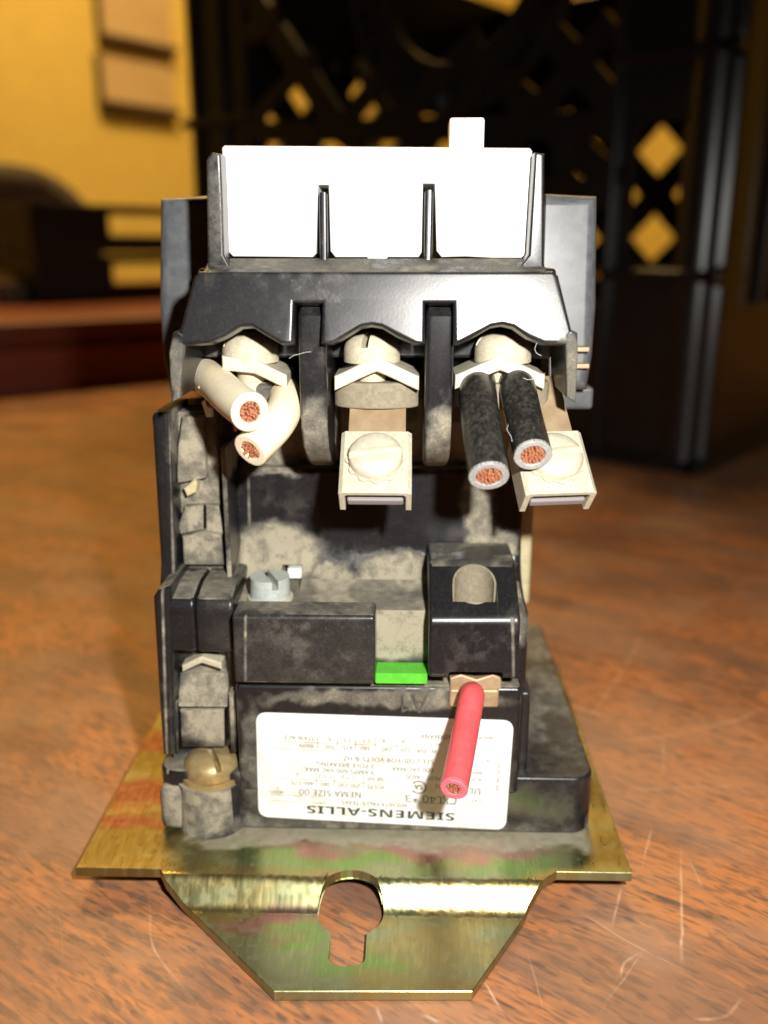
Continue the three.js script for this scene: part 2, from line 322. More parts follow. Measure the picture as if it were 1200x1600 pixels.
// yellow chromate zinc: olive gold with rainbow patches; dark wing spots painted in to offset lamp glare
M.plate = (() => {
  const S = 1024;                                                // 100 mm x 100 mm from x -50, z -70
  const hue = [[0.34, 0.31, 0.15], [0.42, 0.35, 0.13], [0.24, 0.36, 0.1], [0.42, 0.2, 0.16], [0.36, 0.3, 0.12], [0.23, 0.19, 0.07], [0.28, 0.11, 0.08]];
  const spots = [];
  for (const [px, py, r, c, y] of [[560, 1345, 5, 2, 5], [470, 1338, 6, 2, 5], [690, 1335, 6, 2, 5], [640, 1325, 6, 3, 5], [760, 1335, 6, 3, 5], [480, 1330, 5, 3, 5], [470, 1460, 4, 2, 2], [540, 1500, 6, 2, 2], [420, 1440, 6, 3, 2], [680, 1480, 7, 4, 2], [390, 1420, 3, 4, 2], [190, 1310, 16, 5, 5], [235, 1180, 16, 5, 5], [225, 1240, 8, 6, 5], [240, 1160, 9, 6, 5], [210, 1280, 5, 6, 5], [970, 1330, 9, 5, 5], [940, 1240, 12, 5, 5], [890, 1100, 14, 5, 5], [800, 1350, 5, 2, 5]]) { const [x, z] = PY(px, py, y); spots.push([x, z, r, c]); }
  const plateDust = (x, z) => { const e = z + (fbm(x * 0.18, z * 0.25 + 4, 4) - 0.5) * 5, g = fbm(x * 1.1, z * 1.1, 3); const sx = Math.max(-29 - x, x - 31) + (g - 0.5) * 2; return Math.min(1, (0.85 * (1 - sstep(-3.6, -1.6, e)) * (1 - sstep(-0.5, 1.6, sx)) + 0.1 * sstep(0.5, 0.7, g)) * (0.6 + 0.7 * g) * (0.85 + 0.3 * hash(Math.floor(x * 9), Math.floor(z * 9)))); };
  const map = tex(S, S, (i, j, o) => {
    const x = i / S * 100 - 50, z = j / S * 100 - 70;
    const wx = x + (fbm(x * 0.15, z * 0.3, 3) - 0.5) * 10, wz = z + (fbm(x * 0.15 + 30, z * 0.3, 3) - 0.5) * 7;
    const c = [0.31, 0.32, 0.165]; const n = fbm(x * 0.12 + 5, z * 0.35, 4);
    for (let k = 0; k < 3; k++) c[k] = mix(c[k], hue[4][k], sstep(0.4, 0.65, n));
    for (const [sx, sz, r, h] of spots) { const w = 0.92 * (1 - sstep(0.3, 1.15, Math.hypot((wx - sx) / (r * 1.5), (wz - sz) / (r * 0.55)))); if (w > 0) for (let k = 0; k < 3; k++) c[k] = mix(c[k], hue[h][k], w); }
    const brush = 0.9 + 0.2 * fbm(x * 6, z * 0.4, 3), dust = plateDust(x, z);
    const D = [0.30, 0.27, 0.2];
    for (let k = 0; k < 3; k++) { const l = mix(c[k] * brush, D[k], dust); o[k] = 255 * (l <= 0.0031308 ? l * 12.92 : 1.055 * Math.pow(l, 1 / 2.4) - 0.055); }
  });
  const metal = tex(S, S, (i, j, o) => { const d = plateDust(i / S * 100 - 50, j / S * 100 - 70); o[0] = 0; o[1] = mix(58 + 44 * fbm((i / S * 100) * 3, (j / S * 100) * 0.5, 3), 235, d); o[2] = mix(230, 10, d); }, false);
  return std({ map, roughnessMap: metal, metalnessMap: metal, roughness: 1, metalness: 1 });
})();

// ---------------------------------------------------------------- the starter: parts
const st = thing('motor_starter', 'used black electrical motor starter with white cover and cut wires on a gold plate', 'motor starter');
// mounting plate: bent sheet, cut to outline with a keyhole
{
  const T = 5, LO = 1.7, th = 1.5;                               // top of plate, top of tongue, thickness
  const zb0 = PY(550, 1368, T)[1], zTip = PY(580, 1548, LO)[1];
  const A = PY(118, 1356, T), B = PY(250, 1358, T), C = PY(258, 1378, T - 0.8), D = PY(300, 1425, LO), E = PY(428, 1549, LO), Fp = PY(738, 1549, LO), G = PY(825, 1425, LO), H = PY(855, 1378, T - 0.8), I = PY(870, 1362, T), J = PY(988, 1364, T);
  const K = PY(833, 940, T), Lp = PY(255, 1110, T);
  const back = -66, xr = J[0] + (K[0] - J[0]) * 0.4;
  const outline = [[A[0], back], [J[0], back], J, I, H, G, Fp, E, D, C, B, A];
  const ctr = PY(548, 1418, LO + 0.8), R = (X(602, 1418, ctr[1]) - X(494, 1418, ctr[1])) / 2, sl = PY(515, 1500, LO), sr = PY(578, 1500, LO), sw = (sr[0] - sl[0]) / 2, se = PY(545, 1512, LO)[1];
  const hole = [];
  const a0 = Math.asin(sw / R);
  for (let k = 0; k <= 28; k++) { const a = Math.PI / 2 + a0 + (2 * Math.PI - 2 * a0) * k / 28; hole.push([ctr[0] + R * Math.cos(a), ctr[1] + R * Math.sin(a)]); }
  for (let k = 0; k <= 8; k++) { const a = Math.PI * k / 8; hole.push([ctr[0] + sw * Math.cos(a), se - sw * 0.6 + sw * 0.6 * Math.sin(a)]); }
  let g = exy(outline, T - th, T, 0.2, [hole]); g.deleteAttribute('uv'); g = g.index ? g.toNonIndexed() : g;
  g = new TessellateModifier(0.8, 11).modify(g);
  const gp = g.attributes.position, gn = g.attributes.normal, BL = 4.1;
  for (let i = 0; i < gp.count; i++) {
    const z = gp.getZ(i), t = Math.min(1, Math.max(0, (z - zb0) / BL)), sl = 6 * t * (1 - t) * (T - LO) / BL, ny = gn.getY(i);
    gp.setY(i, gp.getY(i) - (T - LO) * sstep(zb0, zb0 + BL, z));
    if (Math.abs(ny) > 0.8) { const v = V(0, 1, sl).normalize().multiplyScalar(Math.sign(ny)); gn.setXYZ(i, v.x, v.y, v.z); }
  }
  const m = part(st, 'mounting_plate', g, M.plate, { uv: 'box', crease: 0, label: 'gold zinc mounting plate with keyhole tongue' });
  const p = m.geometry.attributes.position, u = m.geometry.attributes.uv;
  for (let i = 0; i < p.count; i++) u.setXY(i, (p.getX(i) * 1000 + 50) / 100, (p.getZ(i) * 1000 + 70) / 100);
}
// base flange
{
  const zf = -6.5, x0 = X(252, 1290, zf), x1 = X(925, 1290, zf), yt = Y(925, 1216, zf);
  const r = 3, o = [];
  for (const [cx, cz, a0] of [[x1 - r, zf - r, 0], [x0 + r, zf - r, 1]]) for (let k = 0; k <= 6; k++) { const a = (a0 + k / 6) * Math.PI / 2; o.push([cx + r * Math.cos(a), cz + r * Math.sin(a)]); }
  o.push([x0, -64], [x1, -64]);
  part(st, 'base_flange', exy(o, 5.02, yt, 0.6), M.gloss);
}
// lower body carrying the label
const zl = -6;
{
  const x0 = X(372, 1180, zl), x1 = X(812, 1180, zl), yt = Y(590, 1072, zl);
  part(st, 'lower_body', rbox(x0, x1, 12, yt, -50, zl, 0.8), M.black);
  const x2 = X(835, 1180, -10);
  part(st, 'side_rib', rbox(x1 + 0.05, x1 + 1.6, 14, yt - 2, -30, -8.5, 0.5), M.gloss);
}
// main body with cove
{
  const zw = -21, x0 = X(368, 800, zw), x1 = X(818, 800, zw), yt = Y(600, 733, zw), yc = Y(600, 962, -6) - 0.4;
  const prof = [[-50, 26], [-9, 26], [-9, yc], [-12, yc + 0.15], [-15.5, yc + 0.5], [-18, yc + 1.3], [-19.6, yc + 2.5], [-20.6, yc + 4.2], [zw, yc + 6], [zw, yt - 0.6], [zw - 0.6, yt], [-50, yt]];
  const g = exx(prof, x0, x1, 1.2);
  const [wx, wy] = PZ(455, 903, -18);
  const hole = rbox(wx - 1.6, wx + 1.6, wy - 1.2, wy + 1.5, -24, -10, 0.1);
  part(st, 'main_body', csg(g, SUBTRACTION, hole), M.black);
  part(st, 'white_carrier', rbox(wx - 0.7, wx + 1.5, wy - 0.5, wy + 1.1, -23, -19, 0.2), M.white, { uv: 'box' });
  // upper recess wall between the dividers
  part(st, 'recess_wall', rbox(x0 + 0.6, x1 - 0.6, yt - 1, 84, -50, -24, 0.5), M.black);
}
// contactor head behind
{
  const zh = -21, pts = pxp([[236, 303], [320, 297], [860, 295], [944, 299], [938, 480], [930, 560], [920, 610], [262, 612], [248, 560], [240, 470]], zh);
  part(st, 'contactor_head', csg(exz(pts, zh, 54, 1.6).translate(0, -65, 21).rotateX(-0.11).translate(0, 65, -21), SUBTRACTION, rbox(-23.2, 23.2, 40, 130, -36, 0, 0.2)), M.greyBlack, { uv: 'box' });
  const [ax, ay] = PZ(905, 560, -34);
  part(st, 'side_lug', rbox(ax - 4, X(929, 600, -26), Y(900, 640, -26), Y(900, 605, -26), -62, -26, 0.6), M.greyBlack, { uv: 'box' });
  for (const q of [546, 572]) { const [bx, by] = PZ(908, q, -20.6); part(st, 'brass_terminal', rbox(bx - 1.1, bx + 1.2, by - 0.35, by + 0.35, -24, -20.4, 0.15), M.strap, { uv: 'box' }); }
  part(st, 'contactor_base', rbox(-24, 22.5, 14, 74, -62, -49, 0.8), M.greyBlack, { uv: 'box' });
  part(st, 'rear_housing', rbox(8, X(831, 880, -30), Y(820, 948, -30), Y(820, 780, -30), -48, -30, 1), M.cream, { uv: 'box' });
}
// overload block behind the cover, frame posts, white cover
{
  const zb = -13;
  part(st, 'overload_block', rbox(X(312, 500, zb), X(866, 500, zb), Y(600, 560, zb), Y(600, 419, zb), -48, zb, 0.6), M.gloss);
  const zp = -5.5, zq = -9;
  const frameY = Y(600, 424, 0);
  const fl = [[331, 238], [322, 250], [324, 419], [360, 419], [350, 398], [347, 300], [344, 240]], fr = [[851, 240], [850, 419], [812, 419], [826, 398], [832, 300], [836, 238]];
  part(st, 'frame_post', exz(pxp(fl, zp), zp, 16, 0.35), M.gloss);
  part(st, 'frame_post', exz(pxp(fr, zp), zp, 16, 0.35), M.gloss);
  part(st, 'frame_sill', exx([[-2.6, frameY - 3], [-2.6, frameY - 0.35], [-5, frameY + 0.15], [-8, frameY + 1.4], [-26, frameY + 1.4], [-26, frameY - 3]], X(322, 420, -6), X(851, 420, -6), 0.2), M.gloss);
  const wpts = [[350, 227], [346, 231], [349, 300], [355, 392], [364, 401], [488, 402], [494, 396], [497, 289], [513, 289], [516, 392], [524, 402], [573, 402], [575, 405], [604, 405], [606, 402], [654, 402], [659, 394], [661, 287], [679, 287], [682, 392], [690, 402], [728, 401], [770, 403], [815, 403], [823, 396], [829, 300], [832, 236], [828, 231]];
  const wc = part(st, 'white_cover', exz(pxp(wpts, zq), zq, 20, 0.35), M.white, { uv: 'box', label: 'blank white cover with two slots' });
  for (const [a, b, top] of [[498.5, 511.5, 300], [663, 676.5, 297]]) {
    const z = -7.6; part(st, 'frame_rib', exx([[z, Y(505, 416, z)], [z - 0.2, Y(505, top, z)], [z - 6, Y(505, top, z)], [z - 6, Y(505, 416, z)]], X(a, 350, z), X(b, 350, z), 0.35), M.gloss);
  }
  part(st, 'reset_button', rbox(X(702, 210, -15), X(757, 210, -15), Y(730, 245, -15), Y(730, 183, -15), -20, -15, 0.4), M.white, { uv: 'box' });
}
// black terminal cover
{
  const front = [[306, 423], [868, 423], [876, 430], [897, 530], [899, 539], [850, 538], [825, 528], [803, 512], [786, 508], [768, 511], [735, 530], [716, 538], [709, 538], [709, 474], [664, 474], [664, 538], [648, 538], [620, 526], [597, 512], [580, 509], [563, 512], [533, 531], [518, 538], [502, 538], [502, 474], [458, 474], [458, 538], [438, 538], [410, 522], [392, 511], [374, 512], [352, 526], [328, 537], [300, 539], [276, 539], [280, 515], [298, 432]];
  const yb = Y(600, 538, 0); part(st, 'terminal_cover', exz(pxp(front, 0), 0, 3, 0.45).translate(0, -yb, 0).rotateX(-0.19).translate(0, yb + 0.1, 0), M.gloss, { label: 'glossy black terminal cover with wavy lower edge' });
  const top = Y(600, 423, 0);
  part(st, 'cover_top', rbox(X(304, 430, -3), X(868, 430, -3), top - 2.4, top - 0.5, -13, -4.2, 0.3), M.gloss);
  for (const [px, s] of [[265, 1], [902, -1]]) {
    const xo = X(px, 600, 0), xi = xo + s * 1.15, lo = Math.min(xo, xi), hi = Math.max(xo, xi);
    const y1 = Y(px, 536, 0), y0 = Y(px, 628, 0);
    part(st, 'cover_side', exz(s > 0 ? [[lo, y0 - 0.2], [hi, y0 + 0.5], [hi + 1.0, y1 + 1], [hi + 0.2, y1 + 1.5], [lo + 0.75, y1 + 1.2], [lo + 0.1, y1 - 1.2]] : [[hi, y0 - 0.2], [lo, y0 + 0.5], [lo - 0.6, y1 + 1], [lo, y1 + 1.5], [hi - 0.3, y1 + 1.2], [hi - 0.1, y1 - 1.2]].reverse(), -0.1, 13, 0.3), M.gloss);
  }
}
// dividers between the poles
for (const [a, b] of [[467, 511], [664, 708]]) {
  const z = -2.4, yT = Y(490, 481, z), yB = Y(490, 727, -16), prof = [[-26, yT], [z - 1, yT], [z, yT - 1], [z - 0.3, Y(490, 670, z)], [-4.5, Y(490, 702, -4.5)], [-8, Y(490, 720, -8)], [-13, Y(490, 727, -13)], [-26, yB - 0.5]];
  part(st, 'divider', exx(prof, X(a, 600, z), X(b, 600, z), 0.7), M.gloss);
}
// contact posts under each clamp, pan head screws and bent clamp plates
const head = (r, h, slotA) => {                                  // pan head, base at origin
  const pr = [[0.001, h]]; for (let k = 1; k <= 8; k++) { const a = k / 8 * Math.PI / 2; pr.push([r * (0.35 + 0.65 * Math.sin(a)), h * (0.35 + 0.65 * Math.cos(a))]); } pr.push([r, 0.1], [r - 0.12, 0], [0.001, 0]);
  const g = new THREE.LatheGeometry(pr.reverse().map(p => new THREE.Vector2(p[0], p[1])), 40);
  const slot = new THREE.BoxGeometry(r * 2.4, h, 0.9).translate(0, h * 1.05, 0).rotateY(slotA);
  return csg(g, SUBTRACTION, slot);
};
const poles = [
  { sx: 392, clamp: [[346, 560], [398, 566], [448, 590]], slot: 0.5, z: -5.5, tab: null },
  { sx: 581, clamp: [[522, 592], [586, 562], [655, 592]], slot: 1.35, z: -5, tab: [520, 656] },
  { sx: 785, clamp: [[711, 590], [778, 560], [852, 590]], slot: 0.2, z: -5, tab: [712, 862] },
];
const bent = (list, z, depth, th) => {                           // bent strip: outline across, thickness downwards
  const up = [], dn = []; const q = pxp(list, z);
  for (let k = 0; k <= 16; k++) { const t = k / 16, u = t * 2 - 1; const x = mix(q[0][0], q[2][0], t); const base = mix(q[0][1], q[2][1], t), pk = q[1][1] - mix(q[0][1], q[2][1], (q[1][0] - q[0][0]) / (q[2][0] - q[0][0])); const y = base + pk * Math.pow(1 - Math.abs(u), 1.15) * 0.75 + pk * 0.25 * Math.cos(u * Math.PI / 2); up.push([x, y]); dn.push([x, y - th]); }
  return exz([...up.reverse(), ...dn], z, depth, 0.25);
};
for (const p of poles) {
  const zc = p.z - 4.2, [sx, sy] = PZ(p.sx, 565, zc);
  const sc = part(st, 'terminal_screw', head(3.75, 3.9, p.slot).translate(sx, sy, zc), M.zincDusty, { uv: 'box' });
  part(st, 'screw_shank', cyl(1.9, 1.9, 9, sx, sy - 4.6, zc), M.zincDusty, { uv: 'box' });
  part(st, 'clamp_plate', bent(p.clamp.map(([a, b]) => [a, b - 4]), p.z - 0.5, 8, 1.9), M.zinc, { uv: 'box', crease: 0.9 });
  if (p.tab) {
    const z = -6, xa = X(p.tab[0], 630, z), xb = X(p.tab[1], 630, z), y = Y(590, 599, z), cx = (xa + xb) / 2, w = (xb - xa) / 2;
    const o = []; for (let k = 0; k <= 14; k++) { const a = k / 14 * Math.PI; o.push([cx + w * Math.cos(a), z - 3 + 3 * Math.sin(a)]); } o.push([xa, -24], [xb, -24]);
    part(st, 'terminal_seat', exy(o, Y(590, 640, z), y, 0.3), M.seat, { uv: 'box' });
  } else {
    const z = -8; part(st, 'terminal_seat', rbox(X(318, 600, z), X(455, 600, z), Y(400, 640, z), Y(400, 598, z), -24, z, 0.8), M.black);
  }
}
// torn white shim under the left clamp
part(st, 'shim', exz(pxp([[308, 606], [318, 590], [338, 582], [350, 590], [336, 604], [316, 612]], -5), -5, 1.2, 0.2), M.zincDusty, { uv: 'box' });
part(st, 'contact_tip', exz(pxp([[314, 628], [322, 624], [330, 640], [331, 652], [322, 652]], -10), -10, 1.5, 0.2), M.white, { uv: 'box' });

// straps and saddle lugs
function strapLug(px, name, skew) {
  const z0 = -9, tilt = 41 * Math.PI / 180, S = P3(px, 622, z0);
  const L = 16.5, T = new THREE.Matrix4();
  // local frame: a along the strap (down and forward), b across, c out of its face
  T.makeBasis(V(1, 0, 0), V(0, Math.sin(tilt), -Math.cos(tilt)), V(0, Math.cos(tilt), Math.sin(tilt)));
  T.premultiply(new THREE.Matrix4().makeRotationY(skew)).setPosition(S);
  const put = g => g.applyMatrix4(T);
  const bw = 3.75;
  const strap = part(st, 'terminal_strap', put(rbox(-bw, bw, -L + 1.0, 3.5, -0.5, 0.5, 0.15)), M.strap, { uv: 'box' });
  const w = 4.55, y1 = -6.6, y0 = -16.2, t = 0.75, d = 2.7;      // saddle: top plate with two legs folded down
  const sad = [[-w, -d], [-w, 0.9], [-w + 0.5, 1.35], [w - 0.5, 1.35], [w, 0.9], [w, -d], [w - t, -d], [w - t, 0.35], [w - t - 0.3, 0.6], [-w + t + 0.3, 0.6], [-w + t, 0.35], [-w + t, -d]];
  const sg = exy(sad, y0, y1, 0.14);
  const lug = part(st, 'saddle_lug', put(sg), M.zinc, { uv: 'box', label: name });
  const hd = head(3.45, 1.75, 0.12).rotateX(Math.PI / 2).translate(0, -11.2, 1.65);
  part(lug, 'lug_screw', put(hd), M.zinc, { uv: 'box' });
  const star = []; for (let k = 0; k < 48; k++) { const a = k / 48 * 6.2832, r = k % 4 < 2 ? 3.85 : 3.5; star.push([r * Math.cos(a), r * Math.sin(a)]); }
  part(lug, 'star_washer', put(exz(star, 1.75, 0.35, 0.05).translate(0, -11.2, 0)), M.zincDusty, { uv: 'box' });
  part(lug, 'nut_plate', put(rbox(-w + t + 0.25, w - t - 0.25, y0 + 0.1, y1, -1.75, -0.55, 0.3)), M.grey, { uv: 'box' });
}
strapLug(591, 'saddle lug with slotted screw on the middle strap', 0);
strapLug(836, 'saddle lug with slotted screw beside the black wires', 0.16);

// wires
function wire(pts, r, ri, mat, cutMat, label, nStr = 37) {
  const curve = new THREE.CatmullRomCurve3(pts.map(p => p.isVector3 ? p : P3(...p)), false, 'centripetal');
  const tube = new THREE.TubeGeometry(curve, 48, r, 28, false);
  const end = curve.getPointAt(1), t = curve.getTangentAt(1), q = new THREE.Quaternion().setFromUnitVectors(V(0, 0, 1), t);
  const w = part(st, 'wire', tube, mat, { uv: 'box', label });
  // cut end of the insulation: a slightly rounded ring with a rough inner edge
  const ring = new THREE.LatheGeometry([[ri, -0.8], [ri, -0.05], [ri + 0.12, 0.06], [r - 0.14, 0.06], [r - 0.02, -0.04], [r + 0.01, -0.25], [r - 0.05, -0.6]].map(p => new THREE.Vector2(p[0], p[1])), 36).rotateX(Math.PI / 2);
  const rp = ring.attributes.position;
  for (let i = 0; i < rp.count; i++) { const a = Math.atan2(rp.getY(i), rp.getX(i)); const k = 1 + 0.035 * (vnoise(a * 2.2 + 9 + r * 7, ri * 5) - 0.5) * 2; rp.setX(i, rp.getX(i) * (rp.getZ(i) > -0.1 ? k : 1)); rp.setY(i, rp.getY(i) * (rp.getZ(i) > -0.1 ? k : 1)); }
  part(w, 'insulation_end', ring.applyQuaternion(q).translate(end.x, end.y, end.z), cutMat, { uv: 'box' });
  const strands = [], sr = ri / 3.7;
  const rings = nStr > 20 ? [[0, 1], [2.02, 6], [4.05, 12], [6.05, 18]] : [[0, 1], [2.1, 6], [4.2, 12]];
  const s2 = nStr > 20 ? ri / 7.05 : ri / 5.2;
  for (const [rr, n] of rings) for (let k = 0; k < n; k++) {
    const a = k / n * 6.2832 + rr * 0.3 + (rnd() - 0.5) * 0.2, R = rr * s2 * (0.97 + rnd() * 0.05), h = -0.1 + rnd() * 0.28;
    strands.push(new THREE.CylinderGeometry(s2 * 0.82, s2 * 1.0, 1.6, 7).rotateX(Math.PI / 2).rotateY((rnd() - 0.5) * 0.3).translate(R * Math.cos(a), R * Math.sin(a), h - 0.8));
  }
  part(w, 'copper_strands', mergeGeometries(strands).applyQuaternion(q).translate(end.x, end.y, end.z), M.copper, { uv: 'box' });
  return w;
}
wire([[440, 606, -13], [447, 628, -7], [432, 662, -1], [391, 704, 3.5]], 2.3, 1.3, M.whiteIns, M.whiteIns, 'lower white wire end with copper strands');
wire([[322, 588, -12], [340, 602, -6], [362, 622, 0], [391, 644, 5.5]], 2.4, 1.35, M.whiteIns, M.whiteIns, 'upper white wire end with copper strands');
wire([[748, 590, -14], [746, 606, -6.5], [750, 650, -1], [764, 745, 7]], 2.45, 1.55, M.blackIns, M.blackCut, 'longer black wire end with copper strands');
wire([[806, 588, -14], [808, 602, -6.5], [818, 650, -2], [833, 712, 4.5]], 2.35, 1.5, M.blackIns, M.blackCut, 'shorter black wire end beside the lug');
{                                                                // lint caught on the terminals
  const hairs = [];
  for (const [px, py, z] of [[846, 556, -2], [852, 584, -2], [452, 560, -2], [800, 690, 3]]) {
    const c = P3(px, py, z), pts = [c]; let a = rnd() * 6.28; for (let k = 0; k < 4; k++) { a += (rnd() - 0.5) * 1.6; pts.push(pts[k].clone().add(V(Math.cos(a) * 0.8, Math.sin(a) * 0.6, 0.25))); }
    hairs.push(new THREE.TubeGeometry(new THREE.CatmullRomCurve3(pts), 12, 0.022, 5, false));
  }
  part(st, 'lint', hairs, M.white, { uv: 'box' }).userData.kind = 'stuff';
}
// ---------------------------------------------------------------- coil terminals, left and right blocks
{
  const zf = -3.5, yT = Y(480, 962, zf), yB = Y(480, 1070, zf), x0 = X(364, 1010, zf), x1 = X(586, 1010, zf);
  part(st, 'terminal_block', exx(fillet([[-8.9, yB], [zf, yB], [zf, yT], [-8.9, yT + 0.15]], 0.9), x0, x1, 0.5), M.gloss);
  const yb2 = Y(740, 1062, zf), xa = X(670, 1010, zf), xb = X(812, 1010, zf), ym = Y(740, 968, zf), yh = Y(740, 876, -12.5);
  const blk = exx(fillet([[-21.5, yb2], [zf, yb2], [zf, ym], [-12.5, yh], [-21.5, yh]], 1.1), xa, xb, 0.5);
  const [hx, hz] = [X(741, 920, -9), -9.5];
  const pit = csg(cyl(3.15, 3.15, 12, hx, ym + 4.4, hz + 0.6, 40), ADDITION, rbox(hx - 3.15, hx + 3.15, ym - 1.6, ym + 10.4, hz + 0.6, hz + 3.4, 0.1));
  const nx0 = X(700, 1080, zf), nx1 = X(786, 1080, zf), notch = rbox(nx0, nx1, yb2 - 4, Y(740, 1050, zf), -14, 2, 0.5);
  part(st, 'coil_terminal_block', csg(blk, SUBTRACTION, pit, notch), M.gloss);
  const lining = csg(csg(cyl(3.1, 3.1, 12, hx, ym + 4.4, hz + 0.6, 40), SUBTRACTION, cyl(2.8, 2.8, 14, hx, ym + 4.4, hz + 0.6, 40), rbox(hx - 4, hx + 4, ym - 3, ym + 12, hz + 0.6, hz + 6, 0.1)), INTERSECTION, blk);
  part(st, 'screw_well', lining, M.seat, { uv: 'box' });
  part(st, 'coil_screw', head(2.7, 1.7, 0.2).translate(hx, ym - 1.65, hz + 0.9), M.zincDusty, { uv: 'box' });
  // brass clamp behind the red wire
  const cz = -5.4;
  part(st, 'coil_clamp', [rbox(nx0 + 0.3, nx1 - 0.3, Y(740, 1106, cz), Y(740, 1078, cz), -12, cz, 0.4), exz(pxp([[703, 1078], [703, 1060], [720, 1054], [745, 1062], [770, 1054], [784, 1060], [784, 1078]], cz - 0.5), cz - 0.5, 4, 0.3)], M.strap, { uv: 'box' });
  // green indicator tab in the gap
  const gx0 = X(586, 1050, -5), gx1 = X(668, 1050, -5);
  part(st, 'green_indicator', exx([[-10, Y(625, 1064, -5)], [-4.6, Y(625, 1068, -4.6)], [-4.6, Y(625, 1052, -4.6)], [-8.4, Y(625, 1038, -8.4)], [-10, Y(625, 1038, -8.4)]], gx0, gx1, 0.25), M.green, { uv: 'box' });
  // fixing screw with washer

  const zs = -12.8, [sx] = PZ(423, 945, zs), ysb = Y(600, 962, -6) + 0.1;
  const w = csg(cyl(2.9, 3.0, 3.2, sx, ysb + 1.6, zs, 40), SUBTRACTION, new THREE.BoxGeometry(7, 2.4, 0.95).rotateY(-1.15).translate(sx, ysb + 3.1, zs));
  const fs = part(st, 'fixing_screw', w, M.steel, { uv: 'box' });
  part(fs, 'washer', cyl(3.35, 3.4, 0.6, sx, ysb - 0.2, zs, 40), M.zincDusty, { uv: 'box' });
}
// auxiliary contact block on the left: open channel with rounded hood, foot with brass screw
{
  const aux = new THREE.Group(); aux.name = 'auxiliary_contact_block'; st.add(aux);
  const zu = -13, zh = -7;
  // upper channel
  part(aux, 'outer_wall', exz(pxp([[236, 652], [240, 644], [264, 642], [268, 760], [276, 930], [248, 930], [250, 880]], zu), zu, 12, 0.7), M.gloss);
  part(aux, 'channel_floor', exz(pxp([[262, 645], [330, 640], [342, 720], [352, 930], [266, 930]], zu - 5), zu - 5, 14, 0.3), M.black);
  part(aux, 'channel_wall', exz(pxp([[344, 700], [352, 700], [364, 930], [356, 930]], zu - 1), zu - 1, 14, 0.25), M.black);
  part(aux, 'contact_panel', exz(pxp([[277, 700], [284, 652], [316, 650], [322, 748], [276, 756]], zu - 3), zu - 3, 5, 0.4), M.black);
  part(aux, 'contact_panel', exz(pxp([[276, 826], [288, 792], [318, 790], [318, 828], [282, 836]], zu - 3.4), zu - 3.4, 5, 0.4), M.black);
  part(aux, 'contact_panel', exz(pxp([[321, 790], [342, 790], [350, 836], [322, 830]], zu - 3.7), zu - 3.7, 5, 0.3), M.black);
  part(aux, 'contact_panel', exz(pxp([[284, 840], [318, 832], [346, 836], [350, 884], [286, 884]], zu - 2.6), zu - 2.6, 5, 0.5), M.black);
  part(aux, 'contact_tip', exz(pxp([[286, 764], [304, 748], [308, 756], [306, 770], [292, 777]], zu - 2.5), zu - 2.5, 3, 0.4), M.cream, { uv: 'box' });
  // rounded hood
  const yh0 = Y(300, 1020, zh), yh1 = Y(300, 905, zu), prof = [[-24, yh0], [zh, yh0], [zh, Y(300, 950, zh)], [zh - 0.6, Y(300, 938, zh)], [zh - 2, Y(300, 928, zh - 2)], [zh - 5, Y(300, 908, zh - 5)], [-24, yh1]];
  part(aux, 'hood', exx(fillet(prof, 0.8), X(306, 990, zh), X(366, 990, zh), 0.6), M.gloss);
  part(aux, 'hood', exx(fillet(prof.map(p => [p[0] - 0.15, p[1]]), 0.8), X(264, 990, zh), X(305, 990, zh), 0.5), M.gloss);
  // outer wall of the lower part
  part(aux, 'outer_wall', exz(pxp([[238, 935], [246, 922], [266, 915], [272, 1100], [274, 1182], [254, 1182], [248, 1100]], zh + 0.2), zh + 0.2, 20, 0.8), M.gloss);
  part(aux, 'lower_floor', exz(pxp([[264, 1015], [360, 1015], [366, 1185], [268, 1185]], zh - 4), zh - 4, 14, 0.3), M.black);
  part(aux, 'contact_tip', bent([[284, 1040], [314, 1026], [346, 1036]], zh - 1.6, 3.5, 1.1), M.zincDusty, { uv: 'box' });
  part(aux, 'contact_panel', exx([[zh - 5, Y(310, 1106, zh - 1)], [zh - 1, Y(310, 1104, zh - 1)], [zh - 1.4, Y(310, 1092, zh - 1.4)], [zh - 3.2, Y(310, 1052, zh - 3)], [zh - 5, Y(310, 1052, zh - 3)]], X(276, 1080, zh - 1), X(354, 1080, zh - 1), 0.3), M.black);
  part(aux, 'contact_panel', exz(pxp([[281, 1111], [350, 1109], [351, 1168], [283, 1168]], zh - 1.6), zh - 1.6, 4, 0.3), M.black);
  part(aux, 'channel_wall', exz(pxp([[356, 1085], [366, 1083], [370, 1176], [360, 1178]], zh - 0.8), zh - 0.8, 12, 0.4), M.black);
  part(aux, 'channel_wall', exz(pxp([[268, 1100], [277, 1098], [279, 1176], [270, 1176]], zh - 0.8), zh - 0.8, 12, 0.3), M.black);
  // foot
  const yF = Y(325, 1240, -4), [fx] = PZ(330, 1250, -8), fz = -9.2;
  part(aux, 'foot', [rbox(X(249, 1250, -6), X(300, 1250, -6), 5.05, yF - 0.4, -22, -5.6, 1.2)], M.black);
  part(aux, 'foot_boss', cyl(5.2, 5.5, yF - 5.05, fx, (yF + 5.05) / 2, fz, 40), M.black);
  const bs = part(aux, 'brass_screw', head(4.2, 3.2, -1.1).translate(fx + 0.2, yF + 0.75, fz), M.brass, { uv: 'box', label: 'tarnished brass dome head screw' });
  part(aux, 'brass_washer', cyl(4.7, 4.8, 0.7, fx + 0.2, yF + 0.37, fz, 40), M.brass, { uv: 'box' });
}
